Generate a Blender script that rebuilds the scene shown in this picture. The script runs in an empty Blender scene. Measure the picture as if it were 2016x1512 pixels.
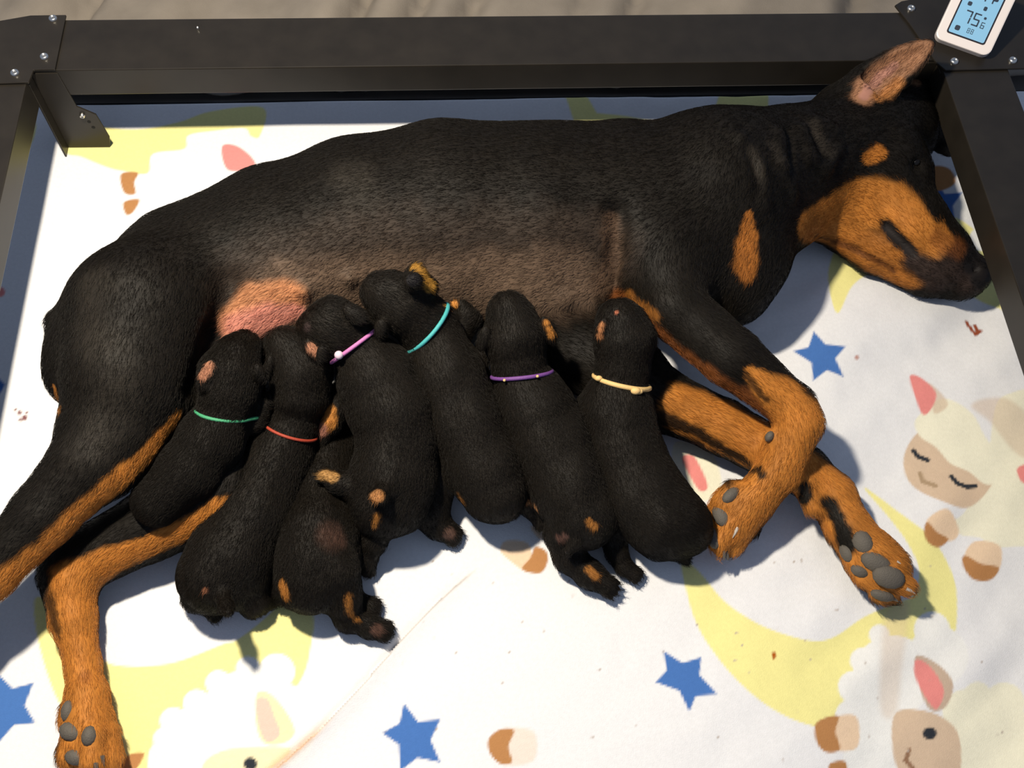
import bpy, bmesh, math, random
import numpy as np
from mathutils import Matrix, Vector

random.seed(7); rng = np.random.default_rng(7)
S = bpy.context.scene
COL = S.collection

# ------------------------------------------------------------------ camera
F, CX, CY, HC = 2000., 1008., 756., 1.013
_d = np.array([-244, 3785, -2000.]); _d /= np.linalg.norm(_d)
_x = np.array([32108, 1013, -2000.]); _x -= _d * _x.dot(_d); _x /= np.linalg.norm(_x)
_z = np.cross(_x, _d)
RM = np.stack([_x, _d, _z])            # world = RM @ camera
CAM = np.array([0, 0, HC])
cd = bpy.data.cameras.new('camera'); cam = bpy.data.objects.new('camera', cd); COL.objects.link(cam)
cd.sensor_fit = 'HORIZONTAL'; cd.sensor_width = 36; cd.lens = 36 * F / 2016; cd.clip_start = .02
m4 = Matrix.Identity(4)
for i in range(3):
    for j in range(3): m4[i][j] = RM[i, j]
m4.translation = CAM.tolist(); cam.matrix_world = m4
S.camera = cam

# ------------------------------------------------------------------ light
w = bpy.data.worlds.new('world'); S.world = w; w.use_nodes = True
w.node_tree.nodes['Background'].inputs[0].default_value = (.56, .70, 1.0, 1)
w.node_tree.nodes['Background'].inputs[1].default_value = .31
ld = bpy.data.lights.new('heat_lamp', 'POINT'); lamp = bpy.data.objects.new('heat_lamp', ld); COL.objects.link(lamp)
lamp.location = (-.30, .56, 1.13); ld.energy = 82; ld.color = (1, .90, .74); ld.shadow_soft_size = .035
S.view_settings.view_transform = 'Standard'; S.view_settings.look = 'None'
S.view_settings.exposure = 0.0; S.view_settings.gamma = 1
S.view_settings.use_curve_mapping = False

# ------------------------------------------------------------------ helpers
def P(u, v, z=0.):
    wv = RM @ np.array([(u - CX) / F, -(v - CY) / F, -1.])
    return CAM + wv * ((z - HC) / wv[2])
def proj(p):
    c = (np.asarray(p, float) - CAM) @ RM
    dd = -c[..., 2]
    return CX + F * c[..., 0] / dd, CY - F * c[..., 1] / dd, dd
def rad(u, v, z, r):                    # pixel radius -> metres at that place
    return r * proj(P(u, v, z))[2] / F

def tag(o, label=None, cat=None, group=None, kind=None):
    if label: o['label'] = label
    if cat: o['category'] = cat
    if group: o['group'] = group
    if kind: o['kind'] = kind
    return o
def link(name, me, mat=None, parent=None):
    o = bpy.data.objects.new(name, me); COL.objects.link(o)
    if mat is not None and me is not None: me.materials.append(mat)
    if parent is not None:
        o.parent = parent; o.matrix_parent_inverse = Matrix.Translation(-parent.location)
    return o
def empty(name, loc):
    o = bpy.data.objects.new(name, None); COL.objects.link(o); o.location = loc; o.empty_display_size = .02
    return o
def mesh_np(name, V, Fq, smooth=True, col=None):
    me = bpy.data.meshes.new(name); V = np.asarray(V, np.float32); Fq = np.asarray(Fq, np.int32)
    n = Fq.shape[1]
    me.vertices.add(len(V)); me.vertices.foreach_set('co', V.ravel())
    me.loops.add(Fq.size); me.loops.foreach_set('vertex_index', Fq.ravel())
    me.polygons.add(len(Fq)); me.polygons.foreach_set('loop_start', np.arange(0, Fq.size, n, dtype=np.int32))
    me.update(calc_edges=True); me.validate()
    me.polygons.foreach_set('use_smooth', np.full(len(me.polygons), smooth))
    if col is not None:
        a = me.attributes.new('Col', 'FLOAT_COLOR', 'POINT'); a.data.foreach_set('color', np.asarray(col, np.float32).ravel())
    return me
def sstep(a, b, x):
    t = np.clip((x - a) / (b - a), 0, 1); return t * t * (3 - 2 * t)

def vnoise(x, y, seed=0):
    def h(i, j):
        n = (i * 374761393 + j * 668265263 + seed * 974711) & 0x7fffffff
        n = (n ^ (n >> 13)) * 1274126177 & 0x7fffffff
        return ((n ^ (n >> 16)) & 0xffff) / 65535.
    xi = np.floor(x).astype(np.int64); yi = np.floor(y).astype(np.int64)
    fx = x - xi; fy = y - yi; fx = fx * fx * (3 - 2 * fx); fy = fy * fy * (3 - 2 * fy)
    return (h(xi, yi) * (1 - fx) + h(xi + 1, yi) * fx) * (1 - fy) + (h(xi, yi + 1) * (1 - fx) + h(xi + 1, yi + 1) * fx) * fy - .5

# ------------------------------------------------------------------ materials
def material(name, color=(.5, .5, .5), rough=.5, metal=0., spec=.5, noise=None, bump=None, attr=False, sheen=0., coat=0., emit=0., aniso=None):
    m = bpy.data.materials.new(name); m.use_nodes = True
    nt = m.node_tree; b = nt.nodes['Principled BSDF']
    b.inputs['Base Color'].default_value = (*color, 1); b.inputs['Roughness'].default_value = rough
    b.inputs['Metallic'].default_value = metal; b.inputs['Specular IOR Level'].default_value = spec
    b.inputs['Sheen Weight'].default_value = sheen; b.inputs['Coat Weight'].default_value = coat
    tc = nt.nodes.new('ShaderNodeTexCoord')
    src = None
    if attr:
        at = nt.nodes.new('ShaderNodeAttribute'); at.attribute_name = 'Col'; src = at.outputs['Color']
    if noise:                             # (scale, amount)
        nz = nt.nodes.new('ShaderNodeTexNoise'); nz.inputs['Scale'].default_value = noise[0]; nz.inputs['Detail'].default_value = 5
        nt.links.new(tc.outputs['Object'], nz.inputs['Vector'])
        mr = nt.nodes.new('ShaderNodeMapRange'); mr.inputs[1].default_value = .3; mr.inputs[2].default_value = .7
        mr.inputs[3].default_value = 1 - noise[1]; mr.inputs[4].default_value = 1 + noise[1]
        nt.links.new(nz.outputs['Fac'], mr.inputs[0])
        mx = nt.nodes.new('ShaderNodeMix'); mx.data_type = 'RGBA'; mx.blend_type = 'MULTIPLY'; mx.inputs[0].default_value = 1
        if src is not None: nt.links.new(src, mx.inputs[6])
        else: mx.inputs[6].default_value = (*color, 1)
        nt.links.new(mr.outputs[0], mx.inputs[7]); src = mx.outputs[2]
    if src is not None: nt.links.new(src, b.inputs['Base Color'])
    if bump:                              # (scale, strength, distance)
        nb = nt.nodes.new('ShaderNodeTexNoise'); nb.inputs['Scale'].default_value = bump[0]; nb.inputs['Detail'].default_value = 4
        if aniso:
            mp = nt.nodes.new('ShaderNodeMapping'); mp.inputs['Scale'].default_value = aniso
            nt.links.new(tc.outputs['Object'], mp.inputs[0]); nt.links.new(mp.outputs[0], nb.inputs['Vector'])
        else: nt.links.new(tc.outputs['Object'], nb.inputs['Vector'])
        bp = nt.nodes.new('ShaderNodeBump'); bp.inputs['Strength'].default_value = bump[1]; bp.inputs['Distance'].default_value = bump[2]
        nt.links.new(nb.outputs['Fac'], bp.inputs['Height']); nt.links.new(bp.outputs[0], b.inputs['Normal'])
    if emit:
        b.inputs['Emission Color'].default_value = (*color, 1); b.inputs['Emission Strength'].default_value = emit
    return m
M_FUR = material('short_fur', attr=True, rough=.62, spec=.18, noise=(45, .22), bump=(420, .35, .0015), aniso=(.35, 1, 1))
M_PUP = material('puppy_fur', attr=True, rough=.62, spec=.18, noise=(60, .25), bump=(600, .5, .0015))
M_HAIR = material('hair_strands', attr=True, rough=.5, spec=.16)
M_FLEECE = material('printed_fleece', attr=True, rough=.95, spec=.1, bump=(900, .35, .001), noise=(260, .03))
M_STEEL = material('satin_black_steel', (.020, .0165, .0125), rough=.36, metal=0., spec=.32, noise=(30, .15))
M_ZINC = material('zinc_screw', (.75, .72, .66), rough=.28, metal=1.)
M_HOLE = material('dark_recess', (.004, .004, .004), rough=.9)
M_CLOTH = material('taupe_cloth', (.25, .215, .175), rough=.95, spec=.1, noise=(14, .15), bump=(700, .3, .001))
M_FLOOR = material('grey_floor', (.20, .18, .16), rough=.8, noise=(9, .15))
M_SHADE_SHEET = material('black_shade_sheet', (.012, .012, .013), rough=.75, bump=(500, .3, .001))
M_WHITE = material('white_plastic', (.86, .78, .74), rough=.35)
M_LCD = material('lcd_glass', (.22, .44, .62), rough=.12, spec=.6, emit=.28)
M_LCDDARK = material('lcd_segment', (.02, .035, .06), rough=.5)
M_BEZEL = material('black_bezel', (.012, .010, .016), rough=.4)
M_CLAW = material('horn_claw', (.10, .085, .07), rough=.3)
M_CLAWP = material('pale_claw', (.55, .50, .43), rough=.25)
M_EYE = material('dark_wet_eye', (.004, .003, .002), rough=.22, spec=.35)
M_PAD = material('grey_paw_pad', (.095, .082, .066), rough=.7, bump=(700, .6, .001))

# ------------------------------------------------------------------ implicit bodies
class Body:
    """tapered capsules and ellipsoids joined by smooth union, meshed as ONE surface"""
    def __init__(s, h): s.h = h; s.pr = []; s.fl = []; s.flow = 1; s.amp = 0.; s.freq = 60.
    def cap(s, a, ra, b, rb, k=.012, kz=1., sub=False):
        s.pr.append(('c', np.array(a, float), ra, np.array(b, float), rb, k, kz, sub)); s.fl.append(0 if sub else s.flow)
    def ell(s, c, r, rot=None, k=.01, sub=False):
        s.fl.append(0); s.pr.append(('e', np.array(c, float), np.array(r, float), np.eye(3) if rot is None else rot, k, sub))
    def chain(s, pts, k=.012, kz=1., sub=False):   # pts: (u, v, z, r_px)
        q = [(P(u, v, z), rad(u, v, z, r)) for u, v, z, r in pts]
        if len(q) == 1: s.cap(q[0][0], q[0][1], q[0][0] + 1e-5, q[0][1], k, kz, sub); return
        segs = [('c', a, ra, b, rb, .008, kz, sub) for (a, ra), (b, rb) in zip(q, q[1:])]
        s.pr.append(('h', segs, k, sub)); s.fl.append(0 if sub else s.flow)
    def dist(s, p, X):
        if p[0] == 'c':
            _, a, ra, b, rb, k, kz, sub = p
            T_ = X.dtype; sc = np.array([1, 1, 1 / kz]); q = X - a.astype(T_)
            if kz != 1: q = q * sc.astype(T_)
            ab = (b - a) * sc; l2 = max(ab @ ab, 1e-12); ab = ab.astype(T_)
            qa = q @ ab; t = np.clip(qa / T_.type(l2), 0, 1)
            d2 = np.einsum('...i,...i', q, q) - 2 * t * qa + t * t * T_.type(l2)
            return (np.sqrt(np.maximum(d2, 0)) - (T_.type(ra) + T_.type(rb - ra) * t)) * T_.type(min(1, kz))
        if p[0] == 'h':
            d = s.dist(p[1][0], X)
            for g in p[1][1:]: d = s.blend(d, s.dist(g, X), .007, False)
            return d
        _, c, r, rot, k, sub = p
        q = (X - c) @ rot
        k0 = np.linalg.norm(q / r, axis=-1); k1 = np.linalg.norm(q / r ** 2, axis=-1)
        return k0 * (k0 - 1) / np.maximum(k1, 1e-6)
    def bounds(s, p):
        if p[0] == 'c':
            _, a, ra, b, rb, k, kz, sub = p; m = max(ra, rb); e = np.array([m, m, m * kz])
            return np.minimum(a, b) - e, np.maximum(a, b) + e
        if p[0] == 'h':
            bb = [s.bounds(g) for g in p[1]]; return np.min([b[0] for b in bb], 0), np.max([b[1] for b in bb], 0)
        m = p[2].max(); return p[1] - m, p[1] + m
    @staticmethod
    def blend(f, d, k, sub):
        if sub:
            h = np.maximum(k - np.abs(f + d), 0) / k if k > 0 else 0
            return np.maximum(f, -d) + h * h * k * .25
        h = np.maximum(k - np.abs(f - d), 0) / k
        return np.minimum(f, d) - h * h * k * .25
    def field(s, X):
        f = np.full(X.shape[:-1], .2)
        for p in s.pr: f = s.blend(f, s.dist(p, X), p[{'c': 5, 'e': 4, 'h': 2}[p[0]]], p[-1])
        return f
    def hit(s, u, v, z0=.30):
        a = P(u, v, z0); b = P(u, v, 0.); t = np.linspace(0, 1, 260)[:, None]; X = a + (b - a) * t
        f = s.field(X); i = np.argmax(f < 0)
        return X[i] if (f < 0).any() else b
    def crease(s, pts, r, k=.008, sub=True, sink=0.):     # a fold cut into / a ridge laid on the skin along pixels
        q = [s.hit(*p) for p in pts]
        q = [c - (CAM - c) / np.linalg.norm(CAM - c) * sink for c in q]
        for a, b in zip(q, q[1:]): s.cap(a, r, b, r, k, 1., sub); s.fl[-1] = 0
    def flowdir(s, X):
        out = np.zeros_like(X); wt = np.zeros(len(X))
        for p, fl in zip(s.pr, s.fl):
            if p[0] == 'e' or not fl: continue
            for g in (p[1] if p[0] == 'h' else [p]):
                d = g[3] - g[1]; L = np.linalg.norm(d)
                if L < .01: continue
                w_ = np.exp(-np.maximum(s.dist(g, X) + .004, 0) / .014); out += w_[:, None] * d / L * fl
        return out
    def wobble(s, X):
        r_ = np.random.default_rng(11); f = 0
        for i in range(9):
            d = r_.normal(size=3); d /= np.linalg.norm(d); f = f + np.sin(X @ (d * s.freq * (.6 + .2 * i)) + r_.uniform(0, 6.28)) / (1 + .25 * i)
        return s.amp * f * .4
    def mesh(s, floor=None):
        h = s.h; bb = [s.bounds(p) for p in s.pr if not p[-1]]
        lo = np.min([b[0] for b in bb], 0) - 4 * h; hi = np.max([b[1] for b in bb], 0) + 4 * h
        n = np.ceil((hi - lo) / h).astype(int) + 1
        f = np.full(n, .2, np.float32)
        ax = [(lo[i] + h * np.arange(n[i])).astype(np.float32) for i in range(3)]
        for p in s.pr:
            k = p[{'c': 5, 'e': 4, 'h': 2}[p[0]]]
            a, b = s.bounds(p); mg = k + 3 * h + .006
            i0 = np.maximum(np.floor((a - mg - lo) / h).astype(int), 0); i1 = np.minimum(np.ceil((b + mg - lo) / h).astype(int) + 1, n)
            if (i1 <= i0).any(): continue
            sl = tuple(slice(i0[i], i1[i]) for i in range(3))
            X = np.stack(np.meshgrid(*[ax[i][sl[i]] for i in range(3)], indexing='ij'), -1)
            f[sl] = s.blend(f[sl], s.dist(p, X), k, p[-1])
        if s.amp:
            nf = np.argwhere(np.abs(f) < .012); Xn = lo + h * nf
            f[nf[:, 0], nf[:, 1], nf[:, 2]] += s.wobble(Xn)
        if floor is not None:              # rests on the blanket: flat underside
            zz = (floor - ax[2])[None, None, :]
            f = s.blend(f, np.broadcast_to(zz, f.shape), .012, False) if False else np.maximum(f, zz)
        I = f < 0
        c = I[:-1, :-1, :-1].astype(np.int8)
        offs = [(i, j, k) for i in (0, 1) for j in (0, 1) for k in (0, 1)]
        c = sum(I[o[0]:n[0] - 1 + o[0], o[1]:n[1] - 1 + o[1], o[2]:n[2] - 1 + o[2]].astype(np.int8) for o in offs)
        mix = (c > 0) & (c < 8); ids = np.argwhere(mix)
        vid = np.full(mix.shape, -1, np.int32); vid[mix] = np.arange(len(ids))
        cv = np.stack([f[ids[:, 0] + o[0], ids[:, 1] + o[1], ids[:, 2] + o[2]] for o in offs], 1)
        acc = np.zeros((len(ids), 3)); cnt = np.zeros(len(ids))
        for a in range(8):
            for b in range(a + 1, 8):
                if sum(x != y for x, y in zip(offs[a], offs[b])) != 1: continue
                cr = (cv[:, a] < 0) != (cv[:, b] < 0)
                t = np.where(cr, cv[:, a] / np.where(cr, cv[:, a] - cv[:, b], 1), 0)
                pos = np.array(offs[a]) + t[:, None] * (np.array(offs[b]) - np.array(offs[a]))
                acc += pos * cr[:, None]; cnt += cr
        V = lo + h * (ids + acc / cnt[:, None])
        quads = []
        for axis in range(3):
            o = [0, 0, 0]; o[axis] = 1
            A = I[:n[0] - o[0], :n[1] - o[1], :n[2] - o[2]]; B = I[o[0]:, o[1]:, o[2]:]
            e = np.argwhere(A != B); e1, e2 = [(1, 2), (2, 0), (0, 1)][axis]
            e = e[(e[:, e1] > 0) & (e[:, e2] > 0)]
            sg = A[e[:, 0], e[:, 1], e[:, 2]]
            def vv(d1, d2):
                q = e.copy(); q[:, e1] -= d1; q[:, e2] -= d2
                return vid[q[:, 0], q[:, 1], q[:, 2]]
            qd = np.stack([vv(1, 1), vv(0, 1), vv(0, 0), vv(1, 0)], 1)
            qd[~sg] = qd[~sg][:, ::-1]; quads.append(qd)
        Q = np.concatenate(quads); Q = Q[(Q >= 0).all(1)]
        # one light relaxing pass
        nb = np.zeros_like(V); ct = np.zeros(len(V))
        for a, b in ((0, 1), (1, 2), (2, 3), (3, 0)):
            np.add.at(nb, Q[:, a], V[Q[:, b]]); np.add.at(ct, Q[:, a], 1)
        V = V * .4 + .6 * nb / ct[:, None]
        return V, Q

class Painter:
    """coat colours fixed to the surface: each mark is a run of 3-D balls centred on skin points"""
    def __init__(s, V, base):
        s.V = V; s.u, s.v, s.d = proj(V); s.col = np.tile(np.array([*base, 1.]), (len(V), 1))
    def hit(s, u, v):
        for r in (5, 10, 20, 40, 90):
            m = np.flatnonzero((s.u - u) ** 2 + (s.v - v) ** 2 < r * r)
            if len(m): return s.V[m[np.argmin(s.d[m])]]
        return P(u, v, .05)
    def run(s, pts, color, soft=.5, amount=1., wob=.25):
        """pts (u, v, r_px); filled along the polyline"""
        best = np.full(len(s.V), 9.)
        q = []
        for (a, b) in zip(pts, pts[1:] if len(pts) > 1 else pts):
            n = max(1, int(math.hypot(b[0] - a[0], b[1] - a[1]) / 9))
            for i in range(n + 1):
                t = i / n; q.append([a[j] + (b[j] - a[j]) * t for j in range(3)])
        wobn = vnoise(s.V[:, 0] * 90 + s.V[:, 2] * 40, s.V[:, 1] * 90 - s.V[:, 2] * 30, 3) * wob
        for u, v, r in q:
            c = s.hit(u, v); R = r * (proj(c)[2]) / F
            best = np.minimum(best, np.linalg.norm(s.V - c, axis=1) / R)
        wgt = (1 - sstep(1 - soft / 2, 1 + soft / 2, best + wobn)) * amount
        s.col[:, :3] += (np.array(color) - s.col[:, :3]) * wgt[:, None]

BLACK = (.0066, .0048, .0029); TAN = (.44, .165, .028); RUST = (.20, .062, .014)
PADC = (.085, .072, .058); PINK = (.55, .22, .16); BELLY = (.115, .075, .05)

def finish(name, V, Q, col, mat):
    base = np.array([V[:, 0].mean(), V[:, 1].mean(), V[:, 2].min()])
    me = mesh_np(name, V - base, Q, True, col)
    o = link(name, me, mat); o.location = base.tolist()
    return o
def blob(name, c, r, rot, mat, parent, seg=12):
    bm = bmesh.new(); bmesh.ops.create_uvsphere(bm, u_segments=seg, v_segments=seg // 2 + 2, radius=1)
    T = Matrix.Identity(4)
    for i in range(3):
        for j in range(3): T[i][j] = rot[i, j] * r[j]
    T.translation = list(c); bm.transform(T)
    for f in bm.faces: f.smooth = True
    me = bpy.data.meshes.new(name); bm.to_mesh(me); bm.free()
    return link(name, me, mat, parent)
def claw(c, d, L, r, mat, parent):        # curved tapering claw
    d = np.array(d, float); d /= np.linalg.norm(d); up = np.array([0, 0, 1.])
    sd = np.cross(d, up); sd /= np.linalg.norm(sd); up = np.cross(sd, d)
    V = []; Fc = []; n = 8; m = 5
    for i in range(m + 1):
        t = i / m; cc = np.array(c) + d * L * t - up * L * .35 * t * t; rr = r * (1 - .9 * t ** 1.3)
        for j in range(n):
            a = 2 * math.pi * j / n; V.append(cc + rr * (math.cos(a) * sd * .75 + math.sin(a) * up))
    for i in range(m):
        for j in range(n): Fc.append((i * n + j, i * n + (j + 1) % n, (i + 1) * n + (j + 1) % n, (i + 1) * n + j))
    return link('claw', mesh_np('claw', V, Fc), mat, parent)
def frame_rot(d, nrm):                    # columns: along d, side, normal
    d = np.array(d, float); d /= np.linalg.norm(d); nrm = np.array(nrm, float); nrm -= d * nrm.dot(d); nrm /= np.linalg.norm(nrm)
    return np.stack([d, np.cross(nrm, d), nrm], 1)
def coat(parent, body, V, Q, col, n, length, radius, lift, seed, bare=(), bare_r=.008):
    """short hairs lying along the body, one curves object"""
    r_ = np.random.default_rng(seed)
    a, b, c, d = V[Q[:, 0]], V[Q[:, 1]], V[Q[:, 2]], V[Q[:, 3]]
    nr = np.cross(c - a, d - b); ar = np.linalg.norm(nr, axis=1); nr /= np.maximum(ar, 1e-12)[:, None]
    cen = (a + b + c + d) / 4
    ok = (nr[:, 2] > -.55) & (cen[:, 2] > .004); pr = ar * ok; pr /= pr.sum()
    fi = r_.choice(len(Q), n, p=pr); s_, t_ = r_.random((2, n, 1))
    root = (a[fi] * (1 - s_) + b[fi] * s_) * (1 - t_) + (d[fi] * (1 - s_) + c[fi] * s_) * t_
    N = nr[fi]; cc = col[Q[fi, 0]]
    fl = body.flowdir(root); fl -= N * (fl * N).sum(1)[:, None]; fn = np.linalg.norm(fl, axis=1)[:, None]
    fl = np.where(fn > 1e-4, fl / np.maximum(fn, 1e-4), 0) + r_.normal(size=(n, 3)) * .22; fl -= N * (fl * N).sum(1)[:, None]
    keep = np.ones(n, bool)
    for q in bare: keep &= np.linalg.norm(root - q, axis=1) > bare_r
    root, N, cc, fl = root[keep], N[keep], cc[keep], fl[keep]; n = len(root)
    L = length * r_.uniform(.7, 1.2, (n, 1))
    p1 = root + fl * L * .5 + N * L * lift; p2 = root + fl * L + N * L * lift * .9
    p2[:, 2] = np.maximum(p2[:, 2], .001); p1[:, 2] = np.maximum(p1[:, 2], .001)
    cu = bpy.data.hair_curves.new('fur'); cu.add_curves([3] * n)
    base = np.array(parent.location)
    pts = (np.stack([root - N * .0004, p1, p2], 1) - base).astype(np.float32)
    cu.points.foreach_set('position', pts.ravel())
    ra = cu.attributes.get('radius') or cu.attributes.new('radius', 'FLOAT', 'POINT')
    ra.data.foreach_set('value', np.tile(np.array([radius, radius * .8, radius * .15], np.float32), n))
    ca = cu.attributes.new('Col', 'FLOAT_COLOR', 'CURVE'); cc = cc.copy(); cc[:, :3] *= r_.uniform(.7, 1.2, (n, 1)); ca.data.foreach_set('color', cc.astype(np.float32).ravel())
    cu.materials.append(M_HAIR)
    o = bpy.data.objects.new('fur', cu); COL.objects.link(o); o.parent = parent; o['kind'] = 'stuff'
    return o
#---STRUCTURE---
H = .13; RW = .081; WEB = .040
YR = float(P(800, 130, H)[1]); XL = float(P(46, 190, H)[0]); XR = float(P(1864, 159, H)[0])
ZF = -.024                                # floor level under the black shade sheet

def box_me(name, lo, hi, bev=0.):
    bm = bmesh.new(); bmesh.ops.create_cube(bm, size=1)
    for v in bm.verts:
        for i in range(3): v.co[i] = lo[i] + (v.co[i] + .5) * (hi[i] - lo[i])
    if bev: bmesh.ops.bevel(bm, geom=bm.edges[:], offset=bev, segments=3, affect='EDGES', profile=.6)
    me = bpy.data.meshes.new(name); bm.to_mesh(me); bm.free(); return me
def prism_me(name, pts, z0, z1, bev=0., axis=None):
    """polygon pts (x, y) extruded z0..z1; axis = 3x3 columns mapping local xyz to world"""
    bm = bmesh.new(); n = len(pts)
    lo = [bm.verts.new((x, y, z0)) for x, y in pts]; hi = [bm.verts.new((x, y, z1)) for x, y in pts]
    bm.faces.new(lo[::-1]); bm.faces.new(hi)
    for i in range(n): bm.faces.new((lo[i], lo[(i + 1) % n], hi[(i + 1) % n], hi[i]))
    bmesh.ops.recalc_face_normals(bm, faces=bm.faces[:])
    if bev: bmesh.ops.bevel(bm, geom=bm.edges[:], offset=bev, segments=2, affect='EDGES', profile=.6)
    if axis is not None:
        for v in bm.verts: v.co = Vector((np.array(axis) @ np.array(v.co)).tolist())
    me = bpy.data.meshes.new(name); bm.to_mesh(me); bm.free(); return me

# ---- floor and the cloth spread on it
tag(link('floor', box_me('floor', (-3, -3, ZF - .05), (3, 3.5, ZF)), M_FLOOR), 'grey floor under everything', kind='structure')
nx, ny = 240, 150
gx = np.linspace(-1.25, 1.45, nx); gy = np.linspace(.992, 2.0, ny); GX, GY = np.meshgrid(gx, gy, indexing='ij')
sl = GX * 1.0 - GY * .35
gz = .010 + .050 * np.abs(vnoise(sl * 13, GY * 2.6, 5) * 2) + .010 * vnoise(sl * 22 + 3, GY * 4, 8) + .006 * np.maximum(0, np.sin(sl * 24 + 3 * vnoise(sl * 3, GY * 3, 2))) ** 6
gz = ZF + np.maximum(gz, .003)
idx = np.arange(nx * ny).reshape(nx, ny)
Q = np.stack([idx[:-1, :-1], idx[1:, :-1], idx[1:, 1:], idx[:-1, 1:]], -1).reshape(-1, 4)
ctr = np.array([.1, 1.45, ZF])
cl = link('cloth_sheet', mesh_np('cloth_sheet', np.stack([GX, GY, gz], -1).reshape(-1, 3) - ctr, Q), M_CLOTH); cl.location = ctr.tolist()
tag(cl, 'rumpled taupe cloth sheet spread behind the black frame', 'cloth')
sm = cl.modifiers.new('thick', 'SOLIDIFY'); sm.thickness = .002
mt = link('shade_sheet', box_me('shade_sheet', (-.64, -.12, ZF), (.84, .985, ZF + .005), .002), M_SHADE_SHEET)  # added black sheet, stands in for the shaded floor below the rail
tag(mt, 'thin black sheet added under the blanket as the dark of the shaded floor', 'shade sheet')

# ---- black steel frame
fr = empty('bed_frame', ((XL + XR) / 2, YR, ZF))
tag(fr, 'black steel bed frame with wide flat rails and screwed corner plates', 'bed frame')
def rail(name_, length, to_world):
    t = .0030
    prof = [(0, H), (RW, H), (RW, H - WEB), (RW - t, H - WEB), (RW - t, H - t), (t, H - t), (t, H - WEB + t), (.016, H - WEB + t), (.016, H - WEB), (0, H - WEB)]
    me = prism_me('rail', prof, 0, length, .0014, to_world[0])
    for v in me.vertices: v.co += Vector(to_world[1])
    return link('rail', me, M_STEEL, fr)
# local (s outward, z, along)
rail('back', XR - XL + 2 * RW, (np.array([[0, 0, 1], [1, 0, 0], [0, 1, 0]], float), (XL - RW, YR, 0)))
rail('left', 1.25, (np.array([[-1, 0, 0], [0, 0, 1], [0, 1, 0]], float), (XL, YR - 1.25, 0)))
rail('right', 1.25, (np.array([[1, 0, 0], [0, 0, 1], [0, 1, 0]], float), (XR, YR - 1.25, 0)))
def screw(c, parent, r=.0052):
    V = []; Fc = []; n = 16
    prof = [(r, 0), (r * 1.0, .0012), (r * .82, .0032), (r * .5, .0040), (r * .48, .0028), (0.0005, .0026)]
    for rr, z in prof:
        for j in range(n):
            a = 2 * math.pi * j / n; V.append((c[0] + rr * math.cos(a), c[1] + rr * math.sin(a), c[2] + z))
    for i in range(len(prof) - 1):
        for j in range(n): Fc.append((i * n + j, i * n + (j + 1) % n, (i + 1) * n + (j + 1) % n, (i + 1) * n + j))
    return link('screw', mesh_np('screw', V, Fc), M_ZINC, parent)
zp = H + .003
for pts, scr in (([(130, 29), (108, 136), (66, 137), (56, 162), (-70, 166), (-90, 60), (-20, 44), (60, 30)], [(105, 38), (88, 113), (30, 145), (-45, 100)]),
                 ([(1762, 10), (1790, 45), (1843, 122), (1862, 138), (2110, 132), (2090, -30), (1850, -12), (1775, 2)], [(1793, 18), (1878, 122), (1993, 120), (2040, 20)])):
    poly = [tuple(P(u, v, zp)[:2]) for u, v in pts]
    pl = link('corner_plate', prism_me('corner_plate', poly, H + .0003, zp, .0008), M_STEEL, fr)
    for u, v in scr: screw(P(u, v, zp), pl)
screw(P(390, 58, H), fr, .0018)
def leg(xc, sg):                          # folded angle leg with gusset, sg = +1 towards the right
    t = .0022; y1 = YR + .001
    lg = link('leg', prism_me('leg', [(0, H - .004), (.030, H - .004), (.034, .072), (.052, .058), (.056, .018), (.045, ZF), (0, ZF)], 0, t, .0006,
              np.array([[sg, 0, 0], [0, 0, -1], [0, 1, 0]], float)), M_STEEL, fr)
    for v in lg.data.vertices: v.co += Vector((xc, y1, 0))
    if sg < 0: lg.data.flip_normals()
    fl = link('leg_flange', box_me('leg_flange', (min(xc, xc - sg * t), YR - .016, ZF), (max(xc, xc - sg * t), YR, H - .006), .0006), M_STEEL, lg)
    for (a, z) in ((.040, .046), (.042, .036)):
        V = []; n = 12
        for j in range(n): V.append((xc + sg * a + .0022 * math.cos(6.2832 * j / n), y1 - t - .0003, z + .0022 * math.sin(6.2832 * j / n)))
        hb = bpy.data.meshes.new('bolt_hole'); hb.from_pydata([tuple(v) for v in V], [], [tuple(range(n))]); link('bolt_hole', hb, M_HOLE, lg)
    s = screw((0, 0, 0), lg, .0036)
    for v in s.data.vertices:
        x, y, z = v.co; v.co = (xc + sg * .036 + x, y1 - t - z, .058 + y)
leg(XL + .0005, 1); leg(XR - .0005, -1)

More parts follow.
